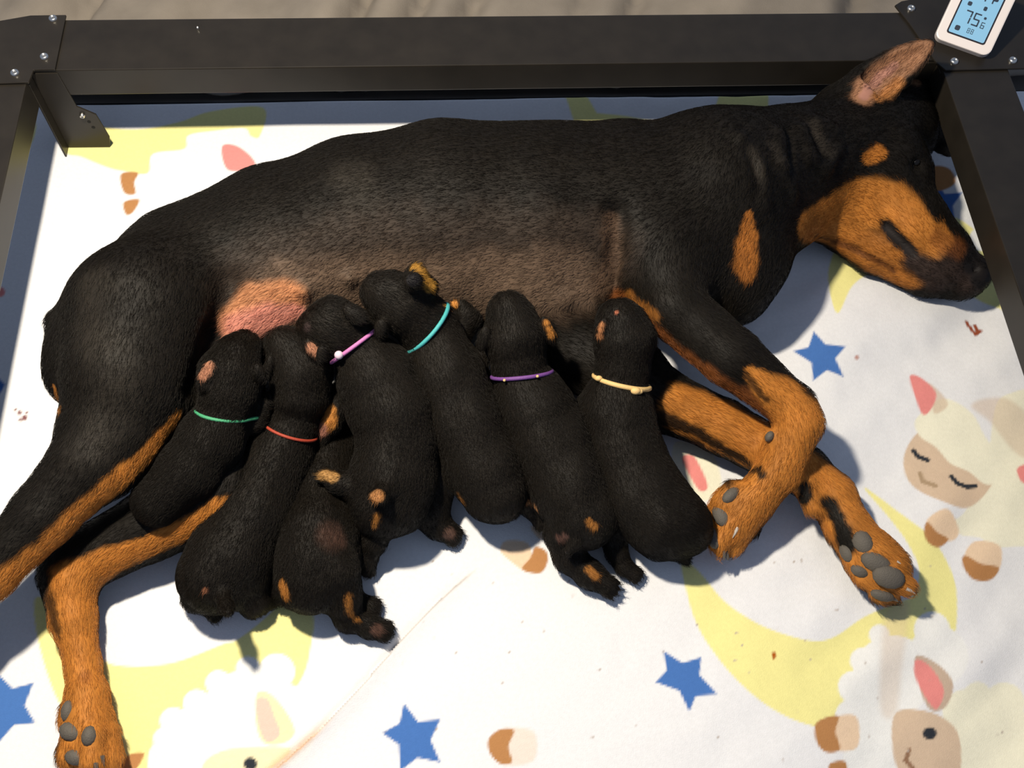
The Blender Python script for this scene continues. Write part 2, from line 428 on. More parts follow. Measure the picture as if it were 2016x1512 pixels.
# ---- fleece blanket with its print
hb_ = .0021
x0, x1, y0, y1 = -.62, .82, -.10, .966
nx = int((x1 - x0) / hb_); ny = int((y1 - y0) / hb_)
gx = np.linspace(x0, x1, nx); gy = np.linspace(y0, y1, ny)
GX, GY = np.meshgrid(gx, gy, indexing='ij'); BX, BY = GX.ravel(), GY.ravel()
BU, BVv, _ = proj(np.stack([BX, BY, 0 * BX], 1))
col = np.tile(np.array([.80, .80, .815]), (len(BX), 1))
def poly_sd(pts, u, v):
    pts = np.array(pts, float); d = np.full(len(u), 1e9); ins = np.zeros(len(u), bool)
    for a, b in zip(pts, np.roll(pts, -1, 0)):
        ex, ey = b - a; wx = u - a[0]; wy = v - a[1]
        t = np.clip((wx * ex + wy * ey) / (ex * ex + ey * ey + 1e-9), 0, 1)
        d = np.minimum(d, (wx - ex * t) ** 2 + (wy - ey * t) ** 2)
        c = ((a[1] <= v) & (b[1] > v)) | ((b[1] <= v) & (a[1] > v))
        xx = a[0] + (v - a[1]) / (ey if ey else 1e-9) * ex
        ins ^= c & (u < xx)
    return np.where(ins, -1, 1) * np.sqrt(d)
def spline(pts, n=6):
    p = np.array(pts, float); out = []
    for i in range(len(p)):
        a, b, c, d = p[i - 1], p[i], p[(i + 1) % len(p)], p[(i + 2) % len(p)]
        for k in range(n):
            t = k / n; out.append(.5 * (2 * b + (c - a) * t + (2 * a - 5 * b + 4 * c - d) * t * t + (3 * b - a - 3 * c + d) * t ** 3))
    return out
def paint(pts, c, smooth=True, soft=2.2, amount=1.):
    if smooth: pts = spline(pts)
    q = np.array(pts); lo, hi = q.min(0) - 8, q.max(0) + 8
    m = np.flatnonzero((BU > lo[0]) & (BU < hi[0]) & (BVv > lo[1]) & (BVv < hi[1]))
    if len(m) == 0: return
    s = poly_sd(pts, BU[m], BVv[m]); wt = (1 - sstep(-soft, soft, s)) * amount
    col[m] += (np.array(c) - col[m]) * wt[:, None]
def disc(u, v, r, c, soft=2.2, ry=None):
    m = np.flatnonzero((abs(BU - u) < r * 1.3 + 8) & (abs(BVv - v) < (ry or r) * 1.3 + 8))
    if len(m) == 0: return
    s = (np.sqrt(((BU[m] - u) / r) ** 2 + ((BVv[m] - v) / (ry or r)) ** 2) - 1) * r
    wt = 1 - sstep(-soft, soft, s); col[m] += (np.array(c) - col[m]) * wt[:, None]
def stroke(pts, wd, c, amount=1.):
    for a, b in zip(pts, pts[1:]):
        n = max(1, int(math.hypot(b[0] - a[0], b[1] - a[1]) / 2))
        for i in range(n + 1):
            t = i / n; disc(a[0] + (b[0] - a[0]) * t, a[1] + (b[1] - a[1]) * t, wd, c, 1.6)
YEL = (.86, .80, .33); BLU = (.065, .17, .46); WOOL = (.86, .83, .66); WHT = (.84, .84, .82)
FACE = (.66, .50, .36); PNK = (.80, .27, .25); HOOF = (.46, .22, .085); PEACH = (.80, .60, .42); INK = (.03, .035, .045)
# moons
paint([(1705, 955), (1791, 1022), (1850, 1073), (1882, 1139), (1888, 1204), (1879, 1266), (1840, 1340), (1760, 1410), (1680, 1435), (1590, 1427), (1506, 1387), (1433, 1321), (1375, 1234), (1349, 1153), (1342, 1100), (1375, 1124), (1426, 1182), (1484, 1223), (1543, 1248), (1601, 1261), (1645, 1252), (1700, 1215), (1755, 1190), (1800, 1170), (1810, 1120), (1790, 1070), (1755, 1020)], YEL)
paint([(69, 1180), (75, 1260), (110, 1370), (160, 1440), (240, 1500), (330, 1560), (500, 1450), (589, 1344), (613, 1265), (617, 1209), (600, 1150), (560, 1150), (540, 1199), (471, 1257), (440, 1268), (355, 1301), (298, 1311), (237, 1311), (205, 1301), (140, 1260), (100, 1190)], YEL)
paint([(1644, 623), (1629, 540), (1660, 470), (1750, 420), (1880, 430), (1960, 500), (2025, 640), (2060, 760), (1995, 625), (1925, 580), (1850, 540), (1780, 530), (1718, 540), (1675, 568)], YEL)
paint([(128, 297), (140, 235), (160, 222), (185, 245), (268, 254), (351, 240), (416, 219), (518, 212), (512, 268), (494, 268), (480, 252), (420, 257), (370, 266), (362, 292), (300, 302), (290, 340), (240, 335), (208, 327), (160, 308)], YEL)
paint([(1111, 184), (1150, 182), (1175, 223), (1240, 230), (1300, 240), (1365, 228), (1410, 205), (1423, 165), (1513, 162), (1513, 213), (1400, 250), (1250, 265), (1130, 240)], YEL, False)
paint([(30, 235), (62, 215), (70, 260), (45, 310), (20, 320)], YEL)
# stars
for st in ([(1599, 658), (1621, 684), (1661, 688), (1641, 711), (1659, 745), (1625, 733), (1599, 753), (1595, 719), (1560, 694), (1589, 688)],
           [(1306, 1281), (1344, 1305), (1380, 1294), (1377, 1329), (1411, 1367), (1369, 1371), (1357, 1402), (1337, 1360), (1291, 1343), (1313, 1319)],
           [(795, 1384), (823, 1421), (867, 1416), (848, 1457), (867, 1501), (822, 1492), (788, 1518), (785, 1466), (752, 1443), (787, 1424)],
           [(0, 1330), (25, 1355), (66, 1344), (49, 1388), (69, 1423), (27, 1428), (-5, 1465), (-12, 1420), (-60, 1390), (-15, 1370)],
           [(10, 757), (-12, 735), (-50, 745), (-35, 770), (-45, 805), (-8, 790)],
           [(1838, 352), (1858, 384), (1893, 381), (1874, 408), (1880, 438), (1850, 428), (1820, 440), (1826, 405), (1800, 380), (1832, 380)]):
    paint(st, BLU, False, 2.)
# sheep with closed eyes, right
paint([(1946, 900), (1905, 1000), (1880, 1025), (1895, 1048), (1935, 1055), (1960, 1075), (2016, 1072), (2100, 1080), (2180, 960), (2120, 820), (2040, 770), (1990, 775), (1960, 800)], WOOL)
paint([(1913, 800), (1950, 830), (2016, 900), (2040, 840), (1990, 790), (1940, 785)], FACE, True, 6, .55)  # wrinkle shade painted over the wool as a tan tint
paint([(1808, 850), (1784, 898), (1798, 951), (1857, 988), (1907, 998), (1946, 965), (1960, 920), (1900, 860), (1850, 840)], FACE)
paint([(1811, 816), (1857, 783), (1913, 812), (1946, 865), (1996, 925), (1968, 948), (1940, 952), (1910, 928), (1874, 910), (1847, 878), (1817, 857), (1805, 835)], WOOL)
paint([(1826, 752), (1846, 765), (1868, 795), (1842, 812), (1836, 780)], FACE, True, 3, .7)
paint([(1793, 738), (1815, 742), (1844, 773), (1834, 805), (1818, 812), (1801, 773)], PNK)
paint([(2003, 922), (2030, 915), (2040, 950), (2012, 950)], PNK)
stroke([(1803, 882), (1812, 894), (1831, 902)], 4, INK); stroke([(1874, 936), (1886, 951), (1905, 958), (1922, 956)], 4, INK)
stroke([(1815, 928), (1820, 945), (1844, 955)], 4, (.42, .30, .19))
paint([(1844, 1008), (1870, 1005), (1893, 1044), (1870, 1062), (1824, 1032)], PEACH); paint([(1825, 1028), (1846, 1046), (1871, 1058), (1852, 1075), (1830, 1068), (1820, 1048)], HOOF)
paint([(1925, 1062), (1973, 1072), (1972, 1118), (1935, 1108), (1904, 1092)], PEACH); paint([(1903, 1090), (1935, 1107), (1972, 1114), (1956, 1138), (1920, 1138), (1900, 1112)], HOOF)
# sheep with an open eye, bottom right
for u, v, r in ((1733, 1248, 20), (1702, 1300, 27), (1682, 1352, 32), (1682, 1412, 38), (1838, 1238, 36), (1760, 1330, 80), (1740, 1430, 75), (1780, 1500, 80), (1850, 1290, 60), (1720, 1500, 60)): disc(u, v, r, WHT)
paint([(1750, 1200), (1790, 1190), (1780, 1300), (1770, 1400), (1740, 1400), (1735, 1290)], FACE, True, 10, .4)  # shading of the folds, tinted into the white body
paint([(1612, 1422), (1655, 1408), (1690, 1412), (1690, 1470), (1640, 1478), (1612, 1465)], PEACH); paint([(1604, 1428), (1625, 1413), (1652, 1410), (1645, 1440), (1655, 1474), (1628, 1481), (1608, 1462)], HOOF)
paint([(1632, 1512), (1640, 1500), (1668, 1500), (1668, 1540), (1640, 1540)], HOOF)
for u, v, r in ((1950, 1440, 85), (1905, 1400, 45), (1985, 1380, 40), (2010, 1480, 70), (1935, 1510, 80), (1930, 1370, 30)): disc(u, v, r, WOOL)
paint([(1770, 1400), (1810, 1395), (1860, 1410), (1895, 1450), (1890, 1540), (1800, 1540), (1768, 1500), (1760, 1440)], FACE)
paint([(1806, 1290), (1850, 1305), (1880, 1345), (1866, 1390), (1835, 1395), (1815, 1350)], (.55, .42, .32)); paint([(1808, 1296), (1838, 1312), (1862, 1358), (1848, 1394), (1826, 1370), (1806, 1325)], PNK)
disc(1835, 1442, 14, INK, 2.2, 12); stroke([(1795, 1475), (1788, 1495), (1805, 1512)], 4, (.30, .17, .10))
# sheep bottom left
for u, v, r in ((488, 1316, 24), (545, 1322, 36), (430, 1345, 26), (388, 1385, 28), (342, 1420, 28), (325, 1455, 24), (480, 1400, 80), (420, 1450, 80), (560, 1390, 45), (350, 1500, 60), (560, 1450, 60)): disc(u, v, r, WHT)
paint([(505, 1368), (530, 1365), (562, 1400), (580, 1440), (560, 1462), (522, 1464), (505, 1430)], (.84, .76, .46)); paint([(505, 1379), (526, 1376), (540, 1410), (551, 1445), (526, 1461), (509, 1428)], (.82, .55, .46))
paint([(400, 1505), (440, 1478), (500, 1472), (572, 1474), (535, 1512), (490, 1560), (400, 1560)], (.84, .76, .50)); disc(493, 1504, 13, INK)
paint([(235, 1515), (252, 1487), (283, 1483), (266, 1515)], HOOF)
# stray hooves, ears, blots
paint([(985, 1440), (1050, 1440), (1050, 1498), (985, 1502)], PEACH, True, 4, .5); paint([(962, 1455), (985, 1436), (1012, 1438), (1001, 1470), (1008, 1500), (985, 1504), (964, 1482)], HOOF)
paint([(998, 1064), (1042, 1072), (1040, 1125), (1000, 1100), (985, 1082)], PEACH); paint([(1054, 1076), (1075, 1085), (1078, 1106), (1066, 1127), (1042, 1127), (1028, 1118), (1044, 1098)], HOOF)
paint([(1045, 1036), (1066, 1040), (1086, 1056), (1062, 1060)], PEACH)
paint([(1330, 870), (1400, 890), (1420, 960), (1380, 985), (1330, 940)], WOOL); paint([(1343, 900), (1364, 895), (1380, 920), (1394, 957), (1378, 965), (1355, 930)], PNK)
paint([(238, 342), (271, 339), (264, 358), (266, 381), (244, 378)], HOOF); paint([(244, 398), (274, 393), (262, 418), (248, 422)], HOOF)
paint([(437, 289), (464, 287), (495, 310), (500, 330), (449, 335)], PNK); disc(0, 575, 10, PNK)
paint([(1832, 330), (1868, 330), (1880, 360), (1850, 378), (1826, 372)], HOOF); disc(1905, 410, 24, WHT); disc(1930, 470, 22, WHT)
RED = (.30, .07, .03)
stroke([(1907, 628), (1916, 642), (1924, 655), (1934, 648)], 3, RED); stroke([(1924, 636), (1930, 650)], 3.5, RED); disc(1523, 1291, 4, (.42, .10, .01), 1.5, 8); disc(1684, 708, 4, (.5, .25, .2))
for a, b, r in ((38, 812, 4), (48, 822, 5), (40, 826, 3), (52, 812, 2.5), (30, 806, 2.5)): disc(a, b, r, (.18, .05, .05))
for i in range(60):                       # lint and crumbs
    disc(random.uniform(700, 2000), random.uniform(1080, 1500), random.uniform(1.2, 2.4), (.45, .38, .33), 1.5)
# relief: long shallow folds on the right, one sharp tuck at the front
a_ = (BX * .82 + BY * .57); b_ = (-BX * .57 + BY * .82)
amp = .0014 + .0115 * sstep(.15, .50, BX)
BZ = amp * (vnoise(b_ * 13 + vnoise(a_ * 5, b_ * 5, 9), a_ * 4.5, 21) * 1.5 + .55 * vnoise(b_ * 30, a_ * 11, 22))
BZ += .0010 * vnoise(BX * 55, BY * 55, 4) * sstep(-.1, .3, BX)
A = P(950, 1110)[:2]; B = P(520, 1535)[:2]; dv = (B - A) / np.linalg.norm(B - A); L = np.linalg.norm(B - A)
al = (BX - A[0]) * dv[0] + (BY - A[1]) * dv[1]; pe = -(BX - A[0]) * dv[1] + (BY - A[1]) * dv[0]
pe = pe + .004 * np.sin(al * 22)
env = sstep(-.01, .05, al) * (1 - sstep(L, L + .1, al))
BZ += env * (.0065 * np.exp(-(np.maximum(pe, 0) / .012) ** 1.5) * (pe > 0) - .005 * np.exp(-(np.minimum(pe, 0) / .005) ** 2) * (pe <= 0)) * (.4 + .6 * sstep(0, .2, al))
thin = sstep(0, .03, al) * np.exp(-(pe / .0020) ** 2) * (al < .22); col += (np.array([.42, .38, .36]) - col) * (.75 * thin)[:, None]  # shade of the crease painted in as a thin grey line
tuck = sstep(.20, .24, al) * np.exp(-(pe / .0036) ** 2) * (al < L + .05)
col += (np.array([.55, .34, .21]) - col) * (.95 * tuck)[:, None]
edge = np.minimum(np.minimum(BX - x0, x1 - BX), np.minimum(BY - y0, y1 - BY))
BZ -= .003 * (1 - sstep(0, .004, edge))
idx = np.arange(nx * ny).reshape(nx, ny)
Q = np.stack([idx[:-1, :-1], idx[1:, :-1], idx[1:, 1:], idx[:-1, 1:]], -1).reshape(-1, 4)
ctr = np.array([(x0 + x1) / 2, (y0 + y1) / 2, 0.])
bl = link('fleece_blanket', mesh_np('fleece_blanket', np.stack([BX, BY, BZ], 1) - ctr, Q, True, np.c_[col, np.ones(len(col))]), M_FLEECE); bl.location = ctr.tolist()
tag(bl, 'white fleece blanket printed with yellow moons, blue stars and sheep', 'blanket')
# ------------------------------------------------------------------ mother dog
B = Body(.0031)
B.chain([(1390, 415, .092, 174), (1230, 425, .096, 191), (1050, 430, .098, 194), (880, 428, .098, 196), (720, 454, .096, 190), (560, 507, .094, 190), (400, 574, .09, 184), (288, 650, .09, 164), (240, 690, .09, 142)], k=.03, kz=.86)
B.chain([(1400, 400, .118, 132), (1430, 500, .098, 94)], k=.04)               # shoulder, fore chest
B.chain([(1452, 520, .085, 70), (1440, 575, .08, 62)], k=.04)
B.chain([(140, 632, .10, 34), (116, 634, .10, 20)], k=.016)                    # docked tail
B.chain([(146, 742, .085, 34)], k=.03)
# upper hind leg
B.chain([(285, 620, .14, 145), (252, 740, .135, 120), (212, 850, .12, 92), (185, 905, .118, 78), (90, 1010, .108, 61), (-20, 1130, .094, 52), (-90, 1205, .085, 48)], k=.03)
B.chain([(330, 760, .125, 58), (230, 890, .11, 50)], k=.03)
B.chain([(-90, 1205, .085, 48), (-125, 1330, .06, 40), (-140, 1420, .045, 44), (-140, 1500, .03, 50)], k=.015)
# lower hind leg
B.chain([(430, 790, .05, 88), (440, 965, .05, 88)], k=.03)
B.chain([(440, 965, .05, 92), (300, 1034, .046, 66), (150, 1110, .04, 58)], k=.006)
B.chain([(114, 1132, .038, 38), (138, 1152, .038, 50), (143, 1220, .034, 42), (163, 1310, .028, 32), (172, 1370, .028, 38), (176, 1425, .028, 44), (178, 1470, .028, 42)], k=.010)
for a in ([(148, 1440, .034, 23), (140, 1485, .03, 24), (148, 1530, .02, 18)], [(184, 1445, .044, 22), (182, 1495, .038, 23), (182, 1540, .024, 18)], [(214, 1440, .03, 21), (218, 1492, .026, 21), (216, 1535, .02, 16)], [(134, 1395, .03, 16), (130, 1420, .03, 16)]):
    B.chain(a, k=.0035)
# belly and teats
for u, v, z, r in ((520, 600, .085, 80), (640, 575, .09, 70), (770, 560, .09, 72), (905, 550, .09, 72), (1060, 545, .09, 72), (1150, 535, .09, 62)):
    B.chain([(u, v, z, r)], k=.035)
for u, v in ((600, 570), (690, 545), (1110, 585)):
    c = B.hit(u, v); B.cap(c, .005, c + np.array([0, -.004, .004]), .0035, k=.012)
B.crease([(1218, 420), (1222, 500), (1212, 575)], .006, .02)
B.crease([(452, 560), (425, 660), (385, 760)], .007, .025)
B.chain([(1010, 575, .075, 84), (1130, 600, .07, 80)], k=.03)
# upper fore leg
B.chain([(1316, 520, .125, 88), (1328, 608, .128, 61), (1440, 704, .12, 56), (1558, 800, .098, 45), (1574, 832, .092, 44), (1536, 925, .066, 39), (1480, 990, .048, 40), (1445, 1035, .036, 42)], k=.032)
for a in ([(1440, 1020, .044, 22), (1420, 1065, .036, 19), (1418, 1088, .031, 12)], [(1465, 1025, .038, 22), (1448, 1072, .028, 18), (1438, 1088, .022, 12)], [(1410, 1010, .036, 20), (1400, 1050, .031, 16), (1404, 1078, .026, 10)], [(1488, 1010, .032, 22), (1478, 1045, .024, 18)]):
    B.chain(a, k=.0035)
B.chain([(1514, 858, .088, 11)], k=.008)
B.chain([(1424, 988, .05, 24), (1440, 962, .055, 18)], k=.01)
# lower fore leg
B.chain([(1120, 690, .045, 72), (1240, 740, .05, 72), (1300, 785, .042, 60), (1420, 838, .038, 52), (1580, 925, .034, 46), (1635, 975, .034, 44), (1672, 1045, .033, 42), (1712, 1095, .031, 50), (1740, 1120, .03, 52)], k=.022)
for a in ([(1740, 1090, .038, 26), (1768, 1105, .038, 20)], [(1745, 1130, .042, 28), (1785, 1155, .038, 22)], [(1715, 1130, .032, 28), (1735, 1168, .026, 22), (1760, 1178, .022, 14)], [(1690, 1110, .034, 26), (1700, 1140, .03, 20)]):
    B.chain(a, k=.0035)
B.chain([(1585, 955, .05, 20), (1600, 1000, .045, 18)], k=.012)
# neck and head (hair runs from the nose back)
B.flow = -1
B.chain([(1420, 350, .115, 128), (1540, 325, .10, 112), (1640, 300, .082, 102), (1700, 285, .073, 94)], k=.04)
B.chain([(1500, 420, .075, 88), (1600, 390, .058, 74)], k=.04)
B.chain([(1690, 275, .072, 92), (1765, 262, .066, 78)], k=.03)
B.chain([(1725, 375, .062, 94), (1785, 450, .050, 80), (1840, 505, .040, 68), (1896, 543, .032, 44)], k=.03)
B.chain([(1640, 415, .050, 66), (1720, 490, .034, 46), (1820, 545, .026, 36), (1885, 562, .022, 22)], k=.015)
B.chain([(1912, 538, .037, 34), (1930, 535, .034, 25)], k=.012)
B.chain([(1770, 300, .105, 30), (1800, 335, .09, 26)], k=.025)              # brow
c = B.hit(1808, 328); B.ell(c, (.008, .009, .005), k=.008, sub=True)
c0, c1 = B.hit(1744, 447), B.hit(1798, 498)                              # open lip fold
B.cap(c0, .0065, c1, .005, k=.006, sub=True)
B.crease([(1600, 462), (1650, 474), (1690, 492), (1760, 532), (1830, 556)], .002, .006)
c = B.hit(1920, 530); B.ell(c, (.0040, .0032, .006), k=.004, sub=True)
for q in ([(1455, 270), (1490, 330), (1505, 400)], [(1530, 265), (1535, 320), (1560, 380)], [(1575, 255), (1590, 310), (1625, 330), (1650, 290)], [(1610, 240), (1640, 255)]):
    B.crease(q, .0045, .012, False, .0025)
for q in ([(1475, 290), (1500, 370)], [(1552, 260), (1560, 340)], [(1600, 260), (1620, 300)]): B.crease(q, .003, .010)
# ears: upright cropped ear, and the far ear folded against the floor
e0 = P(1678, 196, .12); e1 = P(1838, 80, .19); ax_ = e1 - e0; Le = np.linalg.norm(ax_)
nrm = CAM - (e0 + e1) / 2; nrm = nrm / np.linalg.norm(nrm) + np.array([-.25, -.2, .1]); ER = frame_rot(ax_, nrm)
ec = e0 + ax_ * .44
B.ell(e0 + ax_ * .36, (Le * .46, .0265, .0095), ER, k=.010)
B.ell(e0 + ax_ * .66, (Le * .36, .0150, .0070), ER, k=.012)
B.cap(e0 + ER @ np.array([-.012, 0, -.01]), .026, e0 + ax_ * .15, .020, k=.02)
B.ell(e0 + ax_ * .38 + ER @ np.array([0, -.001, .0090]), (Le * .40, .0200, .0100), ER, k=.003, sub=True)
B.ell(e0 + ax_ * .66 + ER @ np.array([0, 0, .0075]), (Le * .28, .0100, .0065), ER, k=.003, sub=True)
B.cap(e0 + ER @ np.array([.02, -.003, -.002]), .0028, e0 + ER @ np.array([.075, .004, .001]), .0015, k=.004)
B.cap(e0 + ER @ np.array([.018, -.010, -.002]), .0026, e0 + ER @ np.array([.060, -.006, .001]), .0014, k=.004)
B.chain([(1800, 230, .07, 40), (1838, 245, .05, 34), (1856, 280, .035, 20), (1868, 300, .025, 10)], k=.015)
B.chain([(1790, 190, .08, 38), (1820, 160, .07, 30), (1838, 140, .06, 16)], k=.015)
B.amp = .0010; B.freq = 55
V, Q = B.mesh(floor=.0)
pt = Painter(V, BLACK)
pt.run([(520, 560, 90), (720, 520, 105), (900, 520, 100), (1080, 520, 100), (1190, 500, 70)], (.032, .022, .0155), .9)
pt.run([(560, 590, 70), (760, 580, 75), (950, 570, 70), (1120, 560, 70)], BELLY, .9)
pt.run([(1205, 440, 18), (1205, 520, 24), (1195, 560, 28)], (.12, .07, .042), 1., .55)
pt.run([(465, 640, 34), (510, 600, 42), (570, 590, 36)], (.46, .20, .09), .6); pt.run([(475, 648, 32), (530, 630, 30), (590, 615, 16)], PINK, .8)
pt.run([(690, 340, 40), (720, 390, 30)], (.03, .025, .019), 1.2, .6)
# legs: rust and tan
pt.run([(352, 822, 12), (290, 900, 22), (200, 985, 30), (110, 1075, 38), (20, 1160, 42), (-40, 1220, 46)], TAN, .5, .95)
pt.run([(104, 765, 7), (116, 800, 8)], TAN, .5)
pt.run([(450, 1000, 26), (370, 1044, 26), (290, 1084, 24), (215, 1112, 32), (150, 1160, 56), (150, 1230, 62), (168, 1310, 60), (178, 1400, 75), (185, 1500, 85)], TAN, .3)
pt.run([(80, 1140, 16), (110, 1240, 10)], BLACK, .8, .8)
pt.run([(165, 1330, 14)], RUST, 1., .6)
pt.run([(1220, 590, 22), (1270, 640, 22), (1340, 700, 24), (1420, 760, 24), (1500, 810, 34)], RUST, .8, .9)
pt.run([(1480, 740, 16), (1540, 790, 44), (1585, 840, 60), (1545, 925, 62), (1490, 990, 62), (1440, 1050, 66), (1405, 1000, 50)], TAN, .35)
pt.run([(1240, 585, 14), (1290, 625, 10)], TAN, .8, .5)
pt.run([(1400, 690, 8), (1470, 745, 8), (1505, 790, 7)], BLACK, .8, .8)
pt.run([(1345, 800, 50), (1430, 840, 56), (1540, 905, 56), (1620, 955, 60), (1670, 1030, 60), (1720, 1100, 70), (1760, 1150, 60)], TAN, .35)
pt.run([(1300, 825, 18), (1360, 850, 12), (1440, 895, 11), (1500, 930, 9)], BLACK, .7, .95)
pt.run([(1585, 962, 15), (1580, 985, 14)], BLACK, .5); pt.run([(1628, 985, 14), (1650, 1030, 15), (1665, 1075, 22)], BLACK, .7)
# chest patch, head
pt.run([(1478, 425, 8), (1474, 470, 20), (1470, 520, 27), (1474, 545, 18)], (.34, .12, .022), .5)
pt.run([(1590, 440, 28), (1640, 420, 42), (1700, 396, 44), (1760, 414, 46), (1800, 445, 46), (1840, 480, 38)], TAN, .4)
pt.run([(1600, 455, 26), (1680, 480, 36), (1740, 520, 36), (1790, 545, 34)], (.38, .14, .025), .5)
pt.run([(1720, 398, 46), (1660, 425, 46)], TAN, .5)
pt.run([(1712, 314, 14), (1735, 303, 16)], (.40, .14, .022), .5)
pt.run([(1800, 520, 24), (1850, 555, 34), (1890, 520, 34), (1925, 540, 44)], (.034, .022, .018), .9)
pt.run([(1850, 470, 20), (1890, 490, 22)], RUST, .9, .6)
pt.run([(1920, 520, 26), (1940, 545, 26)], (.012, .010, .010), .5)
pt.run([(1800, 300, 24), (1812, 350, 24), (1835, 395, 20), (1850, 425, 12)], BLACK, .7)
pt.run([(1746, 448, 15), (1770, 475, 17), (1795, 498, 13)], (.020, .016, .015), .4)
pt.run([(1610, 468, 7), (1690, 496, 8), (1760, 535, 6)], (.09, .03, .01), .8, .8)
# ear lining
pt.run([(1700, 185, 24), (1735, 152, 31), (1785, 118, 27), (1818, 96, 15)], (.30, .145, .075), .5)
pt.run([(1700, 185, 10), (1730, 150, 10), (1760, 130, 9)], (.36, .17, .13), .8, .8); pt.run([(1735, 190, 13), (1765, 165, 14)], (.42, .17, .05), .7, .9)
pt.run([(1806, 160, 10), (1812, 145, 9)], (.12, .06, .03), .6)
for q in ([(1600, 250, 20), (1640, 300, 14)], [(1480, 300, 16), (1500, 350, 12)], [(1520, 280, 12), (1560, 330, 10)]): pt.run(q, (.03, .024, .018), 1.2, .5)
# rump sheen painted into the coat as a greyer tone
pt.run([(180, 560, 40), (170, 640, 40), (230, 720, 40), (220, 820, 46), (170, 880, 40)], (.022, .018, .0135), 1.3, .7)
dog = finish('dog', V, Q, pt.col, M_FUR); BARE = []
tag(dog, 'black and tan mother dog lying on her side, nursing puppies', 'dog')
def cam_n(c): n = CAM - c; return n / np.linalg.norm(n)
for u, v, ru, rv, ang in ((1415, 1012, 27, 17, 70), (1402, 1060, 24, 13, 80), (1436, 972, 24, 13, -40),
                          (1694, 1068, 27, 20, 60), (1725, 1105, 32, 20, 25), (1748, 1140, 33, 23, 15), (1692, 1122, 20, 13, 20), (1735, 1172, 24, 12, 15), (1668, 1090, 22, 14, 60),
                          (132, 1398, 14, 22, 0), (138, 1440, 25, 18, 25), (174, 1445, 15, 20, 0), (148, 1490, 24, 16, 10), (1512, 858, 9, 12, 30)):
    c = pt.hit(u, v); a = math.radians(ang); s_ = proj(c)[2] / F; BARE.append(c)
    d = P(u + 10 * math.cos(a), v + 10 * math.sin(a), c[2]) - P(u, v, c[2]); nn = cam_n(c)
    blob('paw_pad', c - nn * .0028, (ru * s_, rv * s_, .0062), frame_rot(d, nn), M_PAD, dog)
for u, v, du, dv_, L_, m_ in ((1448, 1040, -6, 14, .014, M_CLAWP), (1424, 1088, 2, 14, .012, M_CLAW), (1436, 1086, 4, 12, .011, M_CLAW),
                              (1770, 1104, 12, 6, .015, M_CLAWP), (1790, 1158, 12, 5, .016, M_CLAWP), (1758, 1178, 10, 4, .012, M_CLAW), (200, 1490, 2, 12, .012, M_CLAW), (185, 1500, 0, 12, .014, M_CLAW)):
    c = pt.hit(u, v); d = P(u + du, v + dv_, c[2]) - P(u, v, c[2]); claw(c - np.array([0, 0, .003]), d, L_ * .72, .0036, m_, dog)
c = pt.hit(1806, 322); blob('eye', c - cam_n(c) * .0045, (.0066, .0066, .0066), np.eye(3), M_EYE, dog)['label'] = 'dark half-closed eye'

BARE += [pt.hit(u, v) for u, v in ((1930, 535), (1945, 545), (1915, 530), (1750, 455), (1768, 474), (1788, 492), (1806, 322), (1700, 190), (1715, 180))]
coat(dog, B, V, Q, pt.col, 170000, .0075, .00013, .16, 5, BARE)

